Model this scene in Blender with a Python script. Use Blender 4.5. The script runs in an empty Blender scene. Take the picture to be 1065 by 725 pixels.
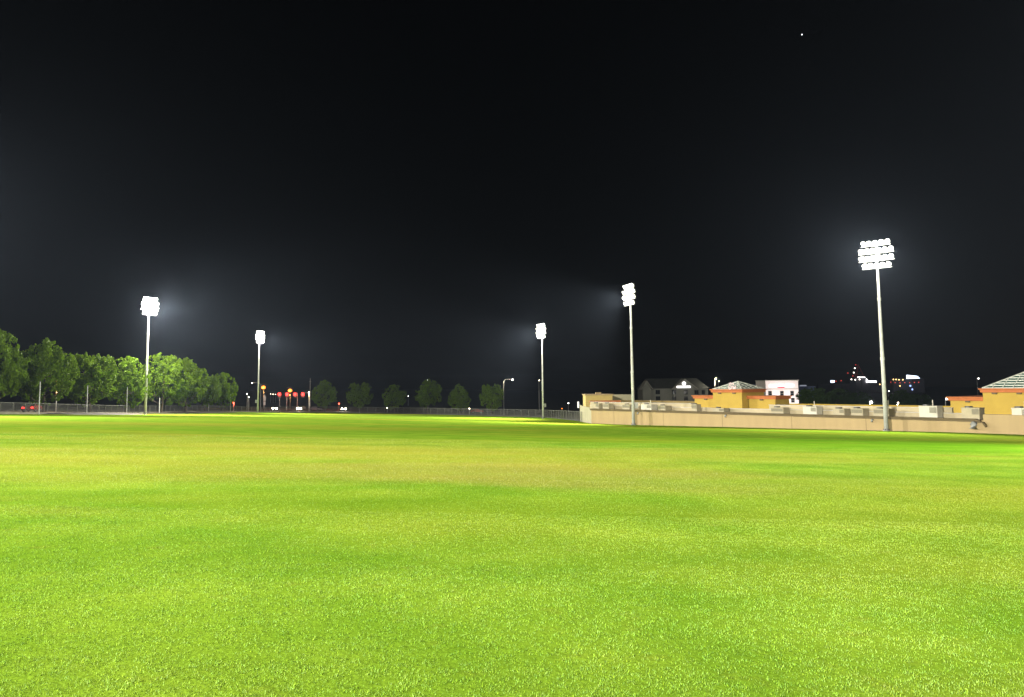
import bpy, math, random
import numpy as np
from mathutils import Vector, Matrix, Quaternion

random.seed(7)
rng = np.random.default_rng(7)
S = bpy.context.scene
COL = S.collection
PI = math.pi

# ------------------------------------------------------------------ camera numbers (photograph 1065 x 725)
F, PX, PY = 790.0, 532.5, 325.5
EYE = Vector((0, 0, 1.6))
pitch = math.atan(74.5 / F)
CR = Matrix.Rotation(PI / 2 + pitch, 3, 'X') @ Matrix.Rotation(-0.010, 3, 'Z')


def ray(x, y):
    v = CR @ Vector(((x - PX) / F, -(y - PY) / F, -1.0))
    return v / v.y


def at(x, y, Y):
    """the point seen at pixel (x, y), Y metres out"""
    return EYE + ray(x, y) * Y


# ------------------------------------------------------------------ the lie of the land
W0 = Vector((19.5, 123.0))
WD = Vector((25.2, -32.5)).normalized()
WN = Vector((-WD.y, WD.x))                      # away from the field
WANG = math.atan2(WD.y, WD.x)


def ground(x, y):
    xc = max(-105.0, min(62.0, x))
    yc = max(-60.0, y)
    if yc > 235:
        yc = 235 + 60 * (1 - math.exp(-(yc - 235) / 60))
    z = -(.0335 * yc + .028 * xc)
    q = Vector((x, y)) - W0
    t, d = q.dot(WD), q.dot(WN)
    amp = max(-.05, min(.38, .38 * (1 - t / 41.0)))
    z -= amp * math.exp(-(d / 28.0) ** 2)
    z -= .35 * math.exp(-((x + 70) ** 2 + (y - 146) ** 2) / 40.0 ** 2)
    return z


def terrain_z(x, y):
    """the ground outside the playing field: falls away behind the wall"""
    z = ground(x, y) - .10
    q = Vector((x, y)) - W0
    t, d = q.dot(WD), q.dot(WN)
    if d > 2 and t > -40:
        k = min(1, (d - 2) / 6.0) * min(1, (t + 40) / 25.0)
        k = k * k * (3 - 2 * k)
        z = z * (1 - k) + (-10.0) * k
    return z


def on_ground(px, Y):
    """point on the ground straight below/above image column px at depth Y"""
    p = at(px, 430, Y)
    for _ in range(6):
        z = ground(p.x, p.y)
        # keep the column: move along the image column
        v = CR.transposed() @ (Vector((p.x, p.y, z)) - EYE)
        x = PX + F * v.x / -v.z
        p.x += (px - x) * Y / F
    return Vector((p.x, p.y, ground(p.x, p.y)))


# ------------------------------------------------------------------ materials
def mat(name, col, rough=.7, metal=0.0, vary=.15, scale=3.0, emit=None, es=0.0, stretch=None, spec=None):
    m = bpy.data.materials.new(name)
    m.use_nodes = True
    nt = m.node_tree
    b = nt.nodes['Principled BSDF']
    b.inputs['Roughness'].default_value = rough
    b.inputs['Metallic'].default_value = metal
    if spec is not None:
        b.inputs['Specular IOR Level'].default_value = spec
    if vary > 0:
        tc = nt.nodes.new('ShaderNodeTexCoord')
        mp = nt.nodes.new('ShaderNodeMapping')
        if stretch:
            mp.inputs['Scale'].default_value = stretch
        n = nt.nodes.new('ShaderNodeTexNoise')
        n.inputs['Scale'].default_value = scale
        n.inputs['Detail'].default_value = 6
        n.inputs['Roughness'].default_value = .65
        r = nt.nodes.new('ShaderNodeMapRange')
        r.inputs['From Min'].default_value = .3
        r.inputs['From Max'].default_value = .7
        r.inputs['To Min'].default_value = 1 - vary
        r.inputs['To Max'].default_value = 1 + vary
        mu = nt.nodes.new('ShaderNodeMix')
        mu.data_type = 'RGBA'
        mu.blend_type = 'MULTIPLY'
        mu.inputs['Factor'].default_value = 1
        mu.inputs['A'].default_value = (*col, 1)
        nt.links.new(tc.outputs['Object'], mp.inputs['Vector'])
        nt.links.new(mp.outputs['Vector'], n.inputs['Vector'])
        nt.links.new(n.outputs['Fac'], r.inputs['Value'])
        nt.links.new(r.outputs['Result'], mu.inputs['B'])
        nt.links.new(mu.outputs['Result'], b.inputs['Base Color'])
    else:
        b.inputs['Base Color'].default_value = (*col, 1)
    if emit:
        b.inputs['Emission Color'].default_value = (*emit, 1)
        b.inputs['Emission Strength'].default_value = es
        m.cycles.emission_sampling = 'NONE'
    return m


def glow(name, col, strength):
    return mat(name, (.02, .02, .02), .4, vary=0, emit=col, es=strength)


M = {}
M['galv'] = mat('galvanised_steel', (.60, .60, .575), .55, .1, .18, 1.5)
M['post_grey'] = mat('dull_fence_post', (.19, .19, .165), .8, .1, .2, 2)
M['dark_steel'] = mat('dark_steel', (.10, .10, .10), .5, .4, .2, 4)
M['concrete'] = mat('concrete', (.34, .33, .30), .9, 0, .2, 2)
M['lens'] = glow('lit_lens', (1.0, .95, .82), 40)
M['stucco'] = mat('beige_stucco', (.445, .325, .165), .9, 0, .075, .9, stretch=(1, 1, .16))
M['stucco_side'] = mat('beige_stucco_return', (.45, .42, .27), .9, 0, .12, .5)
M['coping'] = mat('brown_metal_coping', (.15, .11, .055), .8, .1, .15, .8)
M['roof'] = mat('pale_roof_membrane', (.58, .56, .50), .8, 0, .18, .25)
M['yellow_pale'] = mat('pale_yellow_stucco', (.60, .47, .17), .9, 0, .08, .8)
M['ochre'] = mat('ochre_brown_stucco', (.26, .19, .07), .9, 0, .2, .5)
M['pale_stucco'] = mat('cream_stucco', (.50, .42, .27), .9, 0, .12, .5)
M['yellow'] = mat('yellow_stucco', (.50, .345, .058), .9, 0, .07, .8)
M['orange'] = mat('orange_cornice', (.50, .155, .04), .8, 0, .12, 1.5)
M['mullion'] = mat('white_mullion', (.72, .74, .66), .5, .1, .05, 3)
M['glass'] = mat('green_skylight_glass', (.10, .17, .14), .15, 0, .3, .8, spec=.6)
M['dark_glass'] = mat('dark_window_glass', (.015, .018, .02), .12, 0, .2, 1)
M['hvac'] = mat('pale_unit_metal', (.46, .40, .27), .7, .1, .12, 1.5)
M['grey_shade'] = mat('grey_lamp_shade', (.33, .34, .32), .6, 0, .1, 3)
M['hvac_white'] = mat('white_unit_metal', (.62, .58, .48), .5, 0, .08, 2)
M['louver'] = mat('brown_louver', (.17, .155, .11), .6, .1, .2, 4)
M['bark'] = mat('grey_brown_bark', (.10, .075, .05), .95, 0, .3, 5, stretch=(1, 1, .2))
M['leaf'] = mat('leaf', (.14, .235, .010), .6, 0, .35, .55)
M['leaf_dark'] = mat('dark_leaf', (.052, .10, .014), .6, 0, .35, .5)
M['asphalt'] = mat('asphalt', (.05, .05, .052), .9, 0, .2, .5)
M['paint'] = mat('road_paint', (.7, .68, .6), .8, 0, .2, 2)
M['kerb'] = mat('pale_concrete_strip', (.26, .24, .18), .9, 0, .2, .6)
M['hotel_wall'] = mat('grey_siding', (.24, .245, .205), .9, 0, .10, .3)
M['hotel_roof'] = mat('charcoal_shingles', (.075, .08, .07), .9, 0, .2, .6)
M['trim'] = mat('pale_trim', (.40, .40, .34), .8, 0, .1, 1)
M['white_wall'] = mat('white_render', (.80, .74, .70), .9, 0, .06, .5)
M['navy'] = mat('blue_grey_cladding', (.09, .12, .22), .7, 0, .15, .4)
M['casino'] = mat('dark_grey_cladding', (.10, .10, .12), .8, 0, .2, .2)
M['car_dark'] = mat('dark_car_paint', (.03, .035, .05), .25, .3, .1, 2)
M['car_red'] = mat('red_car_paint', (.30, .02, .02), .3, .1, .1, 2)
M['car_silver'] = mat('silver_car_paint', (.38, .39, .40), .3, .5, .1, 2)
M['tyre'] = mat('tyre_rubber', (.02, .02, .02), .9, 0, .2, 5)
M['wood'] = mat('weathered_wood', (.16, .12, .08), .9, 0, .25, 3)
M['sign_white'] = mat('white_sign_face', (.78, .78, .74), .5, 0, .05, 3)
M['red_sign'] = mat('red_fabric', (.45, .03, .04), .8, 0, .1, 3)
G_WHITE = glow('white_lit_sign', (1.0, .97, .95), 3.2)
G_COOL = glow('cool_white_lit_sign', (.72, .84, 1.0), 3.0)
G_BLUE = glow('blue_lit_sign', (.35, .5, 1.0), 2.2)
G_RED = glow('red_lit_lens', (1.0, .025, .02), 7)
G_REDSIGN = glow('red_lit_sign', (1.0, .05, .10), 1.1)
G_PINK = glow('pink_lit_letters', (1.0, .72, .66), 1.3)
G_ORANGE = glow('orange_lamp', (1.0, .27, .03), 3.2)
G_WARM = glow('warm_lamp', (1.0, .82, .55), 30)
G_LAMP = glow('white_lamp', (1.0, .95, .85), 30)
G_HEAD = glow('headlamp', (1.0, .86, .62), 45)
G_AMBER = glow('amber_lamp', (1.0, .62, .2), 4)
G_STAR = glow('star_light', (.9, .95, 1.0), 4)


for k in ('leaf', 'leaf_dark'):
    nt = M[k].node_tree
    b_ = nt.nodes['Principled BSDF']
    b_.inputs['Specular IOR Level'].default_value = .15
    t_ = nt.nodes.new('ShaderNodeBsdfTranslucent')
    x_ = nt.nodes.new('ShaderNodeMixShader')
    x_.inputs['Fac'].default_value = .35
    nt.links.new(b_.inputs['Base Color'].links[0].from_socket, t_.inputs['Color'])
    nt.links.new(b_.outputs[0], x_.inputs[1])
    nt.links.new(t_.outputs[0], x_.inputs[2])
    nt.links.new(x_.outputs[0], nt.nodes['Material Output'].inputs['Surface'])

# ------------------------------------------------------------------ mesh helpers
class MB:
    def __init__(s):
        s.v, s.f = [], []

    def add(s, vs, fs):
        o = len(s.v)
        s.v += [tuple(v) for v in vs]
        s.f += [tuple(i + o for i in f) for f in fs]

    def box(s, a, b, mtx=None):
        x0, y0, z0 = a
        x1, y1, z1 = b
        vs = [Vector(p) for p in ((x0, y0, z0), (x1, y0, z0), (x1, y1, z0), (x0, y1, z0),
                                  (x0, y0, z1), (x1, y0, z1), (x1, y1, z1), (x0, y1, z1))]
        if mtx:
            vs = [mtx @ v for v in vs]
        s.add(vs, [(0, 3, 2, 1), (4, 5, 6, 7), (0, 1, 5, 4), (1, 2, 6, 5), (2, 3, 7, 6), (3, 0, 4, 7)])

    def tube(s, pts, rad, n=8, cap=True):
        pts = [Vector(p) for p in pts]
        if not isinstance(rad, (list, tuple)):
            rad = [rad] * len(pts)
        vs = []
        for i, p in enumerate(pts):
            d = (pts[min(i + 1, len(pts) - 1)] - pts[max(i - 1, 0)]).normalized()
            a = d.orthogonal().normalized() if abs(d.z) < .99 else Vector((1, 0, 0))
            a = (a - d * a.dot(d)).normalized()
            b = d.cross(a)
            for k in range(n):
                t = 2 * PI * k / n
                vs.append(p + (a * math.cos(t) + b * math.sin(t)) * rad[i])
        fs = []
        for i in range(len(pts) - 1):
            for k in range(n):
                k2 = (k + 1) % n
                fs.append((i * n + k, i * n + k2, (i + 1) * n + k2, (i + 1) * n + k))
        if cap:
            fs.append(tuple(range(n))[::-1])
            fs.append(tuple((len(pts) - 1) * n + k for k in range(n)))
        s.add(vs, fs)

    def prism(s, poly, z0, z1):
        n = len(poly)
        vs = [(x, y, z0) for x, y in poly] + [(x, y, z1) for x, y in poly]
        s.add(vs, [tuple(range(n))[::-1], tuple(range(n, 2 * n))] +
              [(i, (i + 1) % n, n + (i + 1) % n, n + i) for i in range(n)])

    def build(s, name, m, parent=None, smooth=False, loc=None):
        me = bpy.data.meshes.new(name)
        me.from_pydata(s.v, [], s.f)
        me.materials.append(m)
        if smooth:
            me.polygons.foreach_set('use_smooth', [True] * len(me.polygons))
        o = bpy.data.objects.new(name, me)
        COL.objects.link(o)
        if parent:
            o.parent = parent
        if loc is not None:
            o.location = loc
        return o


def ball(r, n=8, m=6, sq=1.0):
    b = MB()
    vs, fs = [], []
    for i in range(m + 1):
        t = PI * i / m
        for k in range(n):
            a = 2 * PI * k / n
            vs.append((r * math.sin(t) * math.cos(a), r * math.sin(t) * math.sin(a), r * sq * math.cos(t)))
    for i in range(m):
        for k in range(n):
            k2 = (k + 1) % n
            fs.append((i * n + k, (i + 1) * n + k, (i + 1) * n + k2, i * n + k2))
    b.add(vs, fs)
    return b


def tag(o, label=None, cat=None, group=None, kind=None):
    if label:
        o['label'] = label
    if cat:
        o['category'] = cat
    if group:
        o['group'] = group
    if kind:
        o['kind'] = kind
    return o


def empty(name, loc, rz=0.0, label=None, cat=None, group=None):
    o = bpy.data.objects.new(name, None)
    o.empty_display_size = .3
    COL.objects.link(o)
    o.location = loc
    o.rotation_euler = (0, 0, rz)
    return tag(o, label, cat, group)


KIDS = {}


def copy_tree(o, parent=None):
    c = o.copy()
    COL.objects.link(c)
    if parent:
        c.parent = parent
    for ch in [x for x in bpy.data.objects if x.parent is o]:
        copy_tree(ch, c)
    return c


def lamp(name, kind, loc, energy, color, parent=None, radius=.3):
    l = bpy.data.lights.new(name, kind)
    l.energy = energy
    l.color = color
    l.shadow_soft_size = radius
    o = bpy.data.objects.new(name, l)
    COL.objects.link(o)
    o.location = loc
    if parent:
        o.parent = parent
    return o


# ------------------------------------------------------------------ terrain and field
def axis(lo, hi, step, out, n):
    a = list(np.arange(lo, hi + .01, step))
    g = (out - max(abs(lo), abs(hi)))
    for i in range(1, n + 1):
        e = (i / n) ** 2.2 * g
        a.append(hi + e + i * step)
        a.insert(0, lo - e - i * step)
    return a


def sheet(name, xs, ys, fz, m):
    vs = [(x, y, fz(x, y)) for y in ys for x in xs]
    nx = len(xs)
    fs = [(j * nx + i, j * nx + i + 1, (j + 1) * nx + i + 1, (j + 1) * nx + i)
          for j in range(len(ys) - 1) for i in range(nx - 1)]
    b = MB()
    b.add(vs, fs)
    return b.build(name, m, smooth=True)


xs = axis(-130, 130, 4, 1500, 18)
ys = [y for y in axis(-80, 300, 4, 1500, 18)]
m_terr = mat('dark_dry_ground', (.075, .07, .05), .95, 0, .35, .12)
terrain = sheet('terrain', xs, ys, terrain_z, m_terr)
tag(terrain, kind='structure')

# fence line (pixel column, depth)
FENCE = [(-130, 80), (0, 98.5), (80, 119), (150, 152), (195, 178), (240, 207), (290, 238), (330, 252), (400, 247), (470, 229),
         (565, 197), (598, 158), (605, 147)]
FP = [on_ground(px, Y) for px, Y in FENCE]
FP[0] = Vector((-71, 60, ground(-71, 60)))
FPfull = [Vector((-71, -50, 0))] + FP


def inside_edges(y):
    """left and right limit of the field at depth y"""
    xl = None
    for a, b in zip(FPfull[:8], FPfull[1:9]):
        if a.y <= y <= b.y:
            xl = a.x + (b.x - a.x) * (y - a.y) / (b.y - a.y)
    top = FP[7]
    rp = [Vector((72, -50)), W0 + WD * 85, W0 + WD * 70, W0 + WD * 41, W0, W0 - WD * 10.2, FP[-1].xy, FP[-2].xy, FP[-3].xy, FP[-4].xy, FP[-5].xy, FP[-6].xy]
    xr = None
    for a, b in zip(rp[:-1], rp[1:]):
        if a.y <= y <= b.y + 1e-6 and b.y > a.y:
            xr = a.x + (b.x - a.x) * (y - a.y) / (b.y - a.y)
    return xl, xr


def ground_hit(px, py):
    v = ray(px, py)
    t = 3.0
    while t < 400:
        p = EYE + v * t
        if p.z < ground(p.x, p.y):
            return p.x, p.y
        t += .1
    return 0.0, 200.0


STRAW, TAN, LUSH_DIM = (.275, .262, .036, 1), (.25, .20, .06, 1), (.060, .165, .004, 1)
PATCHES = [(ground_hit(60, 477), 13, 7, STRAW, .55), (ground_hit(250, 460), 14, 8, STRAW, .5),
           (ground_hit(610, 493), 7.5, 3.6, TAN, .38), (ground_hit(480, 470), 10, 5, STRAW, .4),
           (ground_hit(70, 440), 20, 8, STRAW, .3), (ground_hit(850, 461), 22, 12, LUSH_DIM, .5),  # darker green paints the dimmer light at the wall foot
           (ground_hit(1010, 463), 12, 9, LUSH_DIM, .65), (ground_hit(800, 474), 10, 5, STRAW, .45),
           (ground_hit(420, 520), 5, 3, LUSH_DIM, .4)]


def grass_colour(nt):
    """turf colour from world position: green with yellowed and worn patches and faint mowing bands"""
    N, Lk = nt.nodes, nt.links
    g = N.new('ShaderNodeNewGeometry')

    def noise(scale, sx=1, sy=1, detail=4, off=0):
        mp = N.new('ShaderNodeMapping')
        mp.inputs['Scale'].default_value = (sx, sy, 0)
        mp.inputs['Location'].default_value = (off, off * .7, 0)
        n = N.new('ShaderNodeTexNoise')
        n.inputs['Scale'].default_value = scale
        n.inputs['Detail'].default_value = detail
        Lk.new(g.outputs['Position'], mp.inputs['Vector'])
        Lk.new(mp.outputs['Vector'], n.inputs['Vector'])
        return n.outputs['Fac']

    def rng_(s, a, b, lo=0.0, hi=1.0):
        r = N.new('ShaderNodeMapRange')
        r.inputs['From Min'].default_value = a
        r.inputs['From Max'].default_value = b
        r.inputs['To Min'].default_value = lo
        r.inputs['To Max'].default_value = hi
        Lk.new(s, r.inputs['Value'])
        return r.outputs['Result']

    def mix(f, a, b, mode='MIX'):
        x = N.new('ShaderNodeMix')
        x.data_type = 'RGBA'
        x.blend_type = mode
        for k, v in (('Factor', f), ('A', a), ('B', b)):
            if hasattr(v, 'is_output'):
                Lk.new(v, x.inputs[k])
            else:
                x.inputs[k].default_value = v
        return x.outputs['Result']

    c = mix(rng_(noise(.55, 1, 1, 5), .35, .65), (.108, .208, .013, 1), (.162, .262, .020, 1))
    c = mix(rng_(noise(.040, .8, 1.5, 4, 3.0), .48, .66, 0, .75), c, (.25, .245, .024, 1))     # yellowed
    c = mix(rng_(noise(.055, .6, 1.3, 4, 11.0), .54, .70, 0, .4), c, (.070, .195, .006, 1))    # lush
    c = mix(rng_(noise(.07, .7, 1.6, 5, 23.0), .58, .72, 0, .55), c, (.20, .165, .025, 1))      # worn
    c = mix(rng_(noise(2.6, 1, 1, 6, 5.0), .60, .78, 0, .30), c, (.17, .155, .025, 1))          # dead tufts
    # straw and lush patches, the lush by the wall painting its dimmer light: centre, half widths, colour, strength
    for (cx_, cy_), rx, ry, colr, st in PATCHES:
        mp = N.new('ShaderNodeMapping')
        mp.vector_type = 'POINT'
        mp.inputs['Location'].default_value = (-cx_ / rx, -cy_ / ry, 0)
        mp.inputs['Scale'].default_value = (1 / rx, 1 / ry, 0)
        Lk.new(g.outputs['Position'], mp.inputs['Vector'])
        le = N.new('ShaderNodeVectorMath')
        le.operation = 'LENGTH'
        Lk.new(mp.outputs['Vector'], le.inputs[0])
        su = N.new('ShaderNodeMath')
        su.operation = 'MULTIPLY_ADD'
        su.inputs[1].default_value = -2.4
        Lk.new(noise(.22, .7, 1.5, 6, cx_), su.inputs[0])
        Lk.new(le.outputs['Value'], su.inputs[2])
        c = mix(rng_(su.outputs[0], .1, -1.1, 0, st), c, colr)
    # mowing bands
    w = N.new('ShaderNodeTexWave')
    w.wave_type = 'BANDS'
    w.bands_direction = 'Y'
    w.inputs['Scale'].default_value = .075
    w.inputs['Distortion'].default_value = 1.2
    w.inputs['Detail'].default_value = 3
    w.inputs['Detail Scale'].default_value = .4
    Lk.new(g.outputs['Position'], w.inputs['Vector'])
    c = mix(1.0, c, rng_(w.outputs['Fac'], .2, .8, .97, 1.03), 'MULTIPLY')
    return c, g, noise, rng_, mix


m_field = bpy.data.materials.new('mown_turf')
m_field.use_nodes = True
nt = m_field.node_tree
bs = nt.nodes['Principled BSDF']
bs.inputs['Roughness'].default_value = .85
bs.inputs['Specular IOR Level'].default_value = 0
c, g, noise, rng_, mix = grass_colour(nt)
c = mix(1.0, c, rng_(noise(9, 1, 1, 8, 1.0), .3, .7, .90, 1.16), 'MULTIPLY')
c = mix(1.0, c, rng_(noise(38, 1, 1, 8, 2.0), .3, .7, .86, 1.20), 'MULTIPLY')
# bare thatch shows between the blades where the turf is modelled blade by blade
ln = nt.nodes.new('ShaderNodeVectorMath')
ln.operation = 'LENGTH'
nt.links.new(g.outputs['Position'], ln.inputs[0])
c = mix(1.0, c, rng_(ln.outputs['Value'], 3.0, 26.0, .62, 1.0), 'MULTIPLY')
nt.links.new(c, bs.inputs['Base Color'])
bp = nt.nodes.new('ShaderNodeBump')
bp.inputs['Strength'].default_value = .35
bp.inputs['Distance'].default_value = .04
nt.links.new(noise(26, 1, 1, 6, 4.0), bp.inputs['Height'])
nt.links.new(bp.outputs['Normal'], bs.inputs['Normal'])

rows = list(np.arange(-49.9, 60, 2.0)) + list(np.arange(60, FP[7].y - .3, 2.0)) + [FP[7].y - .3]
vs, fs = [], []
NC = 60
for y in rows:
    xl, xr = inside_edges(y)
    if xr is None:
        xr = FP[8].x
    for i in range(NC + 1):
        x = xl + (xr - xl) * i / NC
        vs.append((x, y, ground(x, y)))
for j in range(len(rows) - 1):
    for i in range(NC):
        a = j * (NC + 1) + i
        fs.append((a, a + 1, a + NC + 2, a + NC + 1))
b = MB()
b.add(vs, fs)
field = b.build('playing_field', m_field, smooth=True)
tag(field, kind='structure')

# grass blades near the camera: one mass nobody could count
m_blade = bpy.data.materials.new('grass_blade')
m_blade.use_nodes = True
nt = m_blade.node_tree
bs = nt.nodes['Principled BSDF']
bs.inputs['Roughness'].default_value = .55
bs.inputs['Specular IOR Level'].default_value = 0
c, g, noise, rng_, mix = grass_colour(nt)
at_ = nt.nodes.new('ShaderNodeAttribute')
at_.attribute_name = 'tint'
c = mix(1.0, c, at_.outputs['Color'], 'MULTIPLY')
nt.links.new(c, bs.inputs['Base Color'])


def blades():
    P = []
    for y0, y1, dens in ((1.6, 5, 9500), (5, 8, 6000), (8, 12, 3000), (12, 18, 950), (18, 27, 380), (27, 40, 140)):
        # a wide swath, thinning out softly at its sides
        hw = .85 * y1 + 4.5
        n = int(2 * hw * (y1 - y0) * dens)
        y = rng.uniform(y0, y1, n)
        x = rng.uniform(-hw, hw, n)
        k = rng.uniform(0, 1, n) < (.85 * y + 4.5 - np.abs(x)) / 3.0
        x, y = x[k], y[k]
        P.append(np.stack([x, y], 1))
    P = np.concatenate(P)
    # tufts: thin out on a coarse random grid
    cell = (np.floor((P + .02 * np.sin(P[:, ::-1] * 37)) / .07)).astype(int)
    h = (cell[:, 0] * 73856093 ^ cell[:, 1] * 19349663) % 1000 / 1000.0
    keep = rng.uniform(0, 1, len(P)) < np.clip(.12 + 1.1 * h, 0, 1)
    P, h = P[keep], h[keep]
    n = len(P)
    z = -(.0335 * P[:, 1] + .028 * P[:, 0])
    d = P[:, 1]
    w = .0012 * (1 + d / 5.5) * rng.uniform(.7, 1.4, n)
    L = rng.uniform(.006, .016, n) * (1 + .5 * (h - .5)) * (1 + d / 60)
    a = rng.uniform(0, 2 * PI, n)
    lean = rng.uniform(.15, 1.1, n)
    la = rng.uniform(0, 2 * PI, n)
    dx, dy = np.cos(a) * w, np.sin(a) * w
    V = np.zeros((n, 3, 3))
    V[:, 0] = np.stack([P[:, 0] - dx, P[:, 1] - dy, z - .004], 1)
    V[:, 1] = np.stack([P[:, 0] + dx, P[:, 1] + dy, z - .004], 1)
    V[:, 2] = np.stack([P[:, 0] + np.cos(la) * L * np.sin(lean), P[:, 1] + np.sin(la) * L * np.sin(lean), z + L * np.cos(lean)], 1)
    me = bpy.data.meshes.new('grass')
    me.vertices.add(n * 3)
    me.vertices.foreach_set('co', V.reshape(-1))
    me.loops.add(n * 3)
    me.loops.foreach_set('vertex_index', np.arange(n * 3, dtype=np.int32))
    me.polygons.add(n)
    me.polygons.foreach_set('loop_start', np.arange(0, n * 3, 3, dtype=np.int32))
    t = rng.uniform(.78, 1.34, n)
    c = np.ones((n, 3, 4))
    yel = rng.uniform(.88, 1.22, n)
    c[:, :, 0] = (t * yel)[:, None]
    c[:, :, 1] = t[:, None]
    c[:, :, 2] = (t * rng.uniform(.8, 3.6, n))[:, None]
    ca = me.color_attributes.new('tint', 'FLOAT_COLOR', 'POINT')
    ca.data.foreach_set('color', c.reshape(-1))
    me.update()
    me.validate()
    me.materials.append(m_blade)
    o = bpy.data.objects.new('grass', me)
    COL.objects.link(o)
    tag(o, 'short mown green grass blades across the near field', 'grass', kind='stuff')


blades()

# low concrete kerb under the left fence, low dark brown mounds before it, road beyond
b = MB()
vs, fs = [], []
for k, a in enumerate(FP[:7]):
    d = (FP[min(k + 1, 6)] - FP[max(k - 1, 0)]).normalized()
    nr_ = Vector((d.y, -d.x, 0))                     # towards the field
    g0 = Vector((0, 0, ground(a.x, a.y) - a.z))
    vs += [a + nr_ * .10 + g0 - Vector((0, 0, .2)), a + nr_ * .10 + g0 + Vector((0, 0, .26)), a + nr_ * .40 + g0 + Vector((0, 0, .26)), a + nr_ * .40 + g0 - Vector((0, 0, .2))]
    if k:
        o_ = 4 * (k - 1)
        fs += [(o_ + q, o_ + (q + 1) % 4, o_ + 4 + (q + 1) % 4, o_ + 4 + q) for q in range(4)]
b.add(vs, fs)
tag(b.build('kerb', M['kerb']), kind='structure')
m_mound = mat('dark_brown_mound', (.055, .042, .022), .95, 0, .4, .6)


def fence_pt(px):
    for (p0, _), (p1, _), a, c in zip(FENCE[:-1], FENCE[1:], FP[:-1], FP[1:]):
        if p0 <= px <= p1:
            return a.lerp(c, (px - p0) / (p1 - p0))


for p0, p1 in ((36, 126), (146, 232)):
    b = MB()
    n_ = 24
    vs = []
    for k in range(n_ + 1):
        a = fence_pt(p0 + (p1 - p0) * k / n_)
        c = fence_pt(p0 + (p1 - p0) * k / n_ + 2)
        d = (c - a).normalized()
        nr_ = Vector((d.y, -d.x, 0))
        wd = 4.6 * math.sin(PI * min(1, max(.0, k / n_)) ) ** .35 + random.uniform(-.4, .4) + .6
        hh = random.uniform(.16, .27) * (0 if k in (0, n_) else 1)
        for off, up in ((.42, -.02), (.9, hh), (wd * .8, hh), (wd + 1.6, -.03)):
            q = a + nr_ * off
            vs.append((q.x, q.y, ground(q.x, q.y) + up))
    b.add(vs, [(4 * k + j, 4 * k + j + 1, 4 * k + j + 5, 4 * k + j + 4) for k in range(n_) for j in range(3)])
    tag(b.build('dark_mound', m_mound), kind='structure')
b = MB()
p2 = MB()
q0, q1 = Vector((-520, 268)), Vector((520, 284))
dr = (q1 - q0).normalized()
nr = Vector((-dr.y, dr.x))
segs = 60
for i in range(segs):
    for mbx, o0, o1, dz, cut in ((b, 0, 14, .10, 1), (p2, 6.9, 7.1, .104, .45), (p2, .5, .65, .104, 1), (p2, 13.3, 13.45, .104, 1)):
        a0 = q0 + dr * ((q1 - q0).length * i / segs)
        a1 = q0 + dr * ((q1 - q0).length * (i + cut) / segs)
        qq = [a0 + nr * o0, a1 + nr * o0, a1 + nr * o1, a0 + nr * o1]
        mbx.add([(v.x, v.y, max(terrain_z(v.x, v.y), terrain_z(v.x, v.y - 5) if 0 else -99) + dz + .25) for v in qq], [(0, 1, 2, 3)])
tag(b.build('road', M['asphalt']), kind='structure')
tag(p2.build('road_marking', M['paint']), kind='structure')

# ------------------------------------------------------------------ floodlight poles
housing = MB()
# bell reflector opening toward +X, yoke behind
prof = [(-.42, .10), (-.36, .17), (-.20, .20), (-.05, .23), (.06, .28)]
housing.tube([(x, 0, 0) for x, r in prof], [r for x, r in prof], 14)
housing.tube([(-.1, -.27, 0), (-.1, -.28, -.30)], .025, 6)
housing.tube([(-.1, .27, 0), (-.1, .28, -.30)], .025, 6)
housing.tube([(-.1, -.30, -.30), (-.1, .30, -.30)], .03, 6)
lensm = MB()
lensm.tube([(.065, 0, 0), (.085, 0, 0), (.12, 0, 0)], [.25, .24, .12], 14)

H = 22.2


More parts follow.
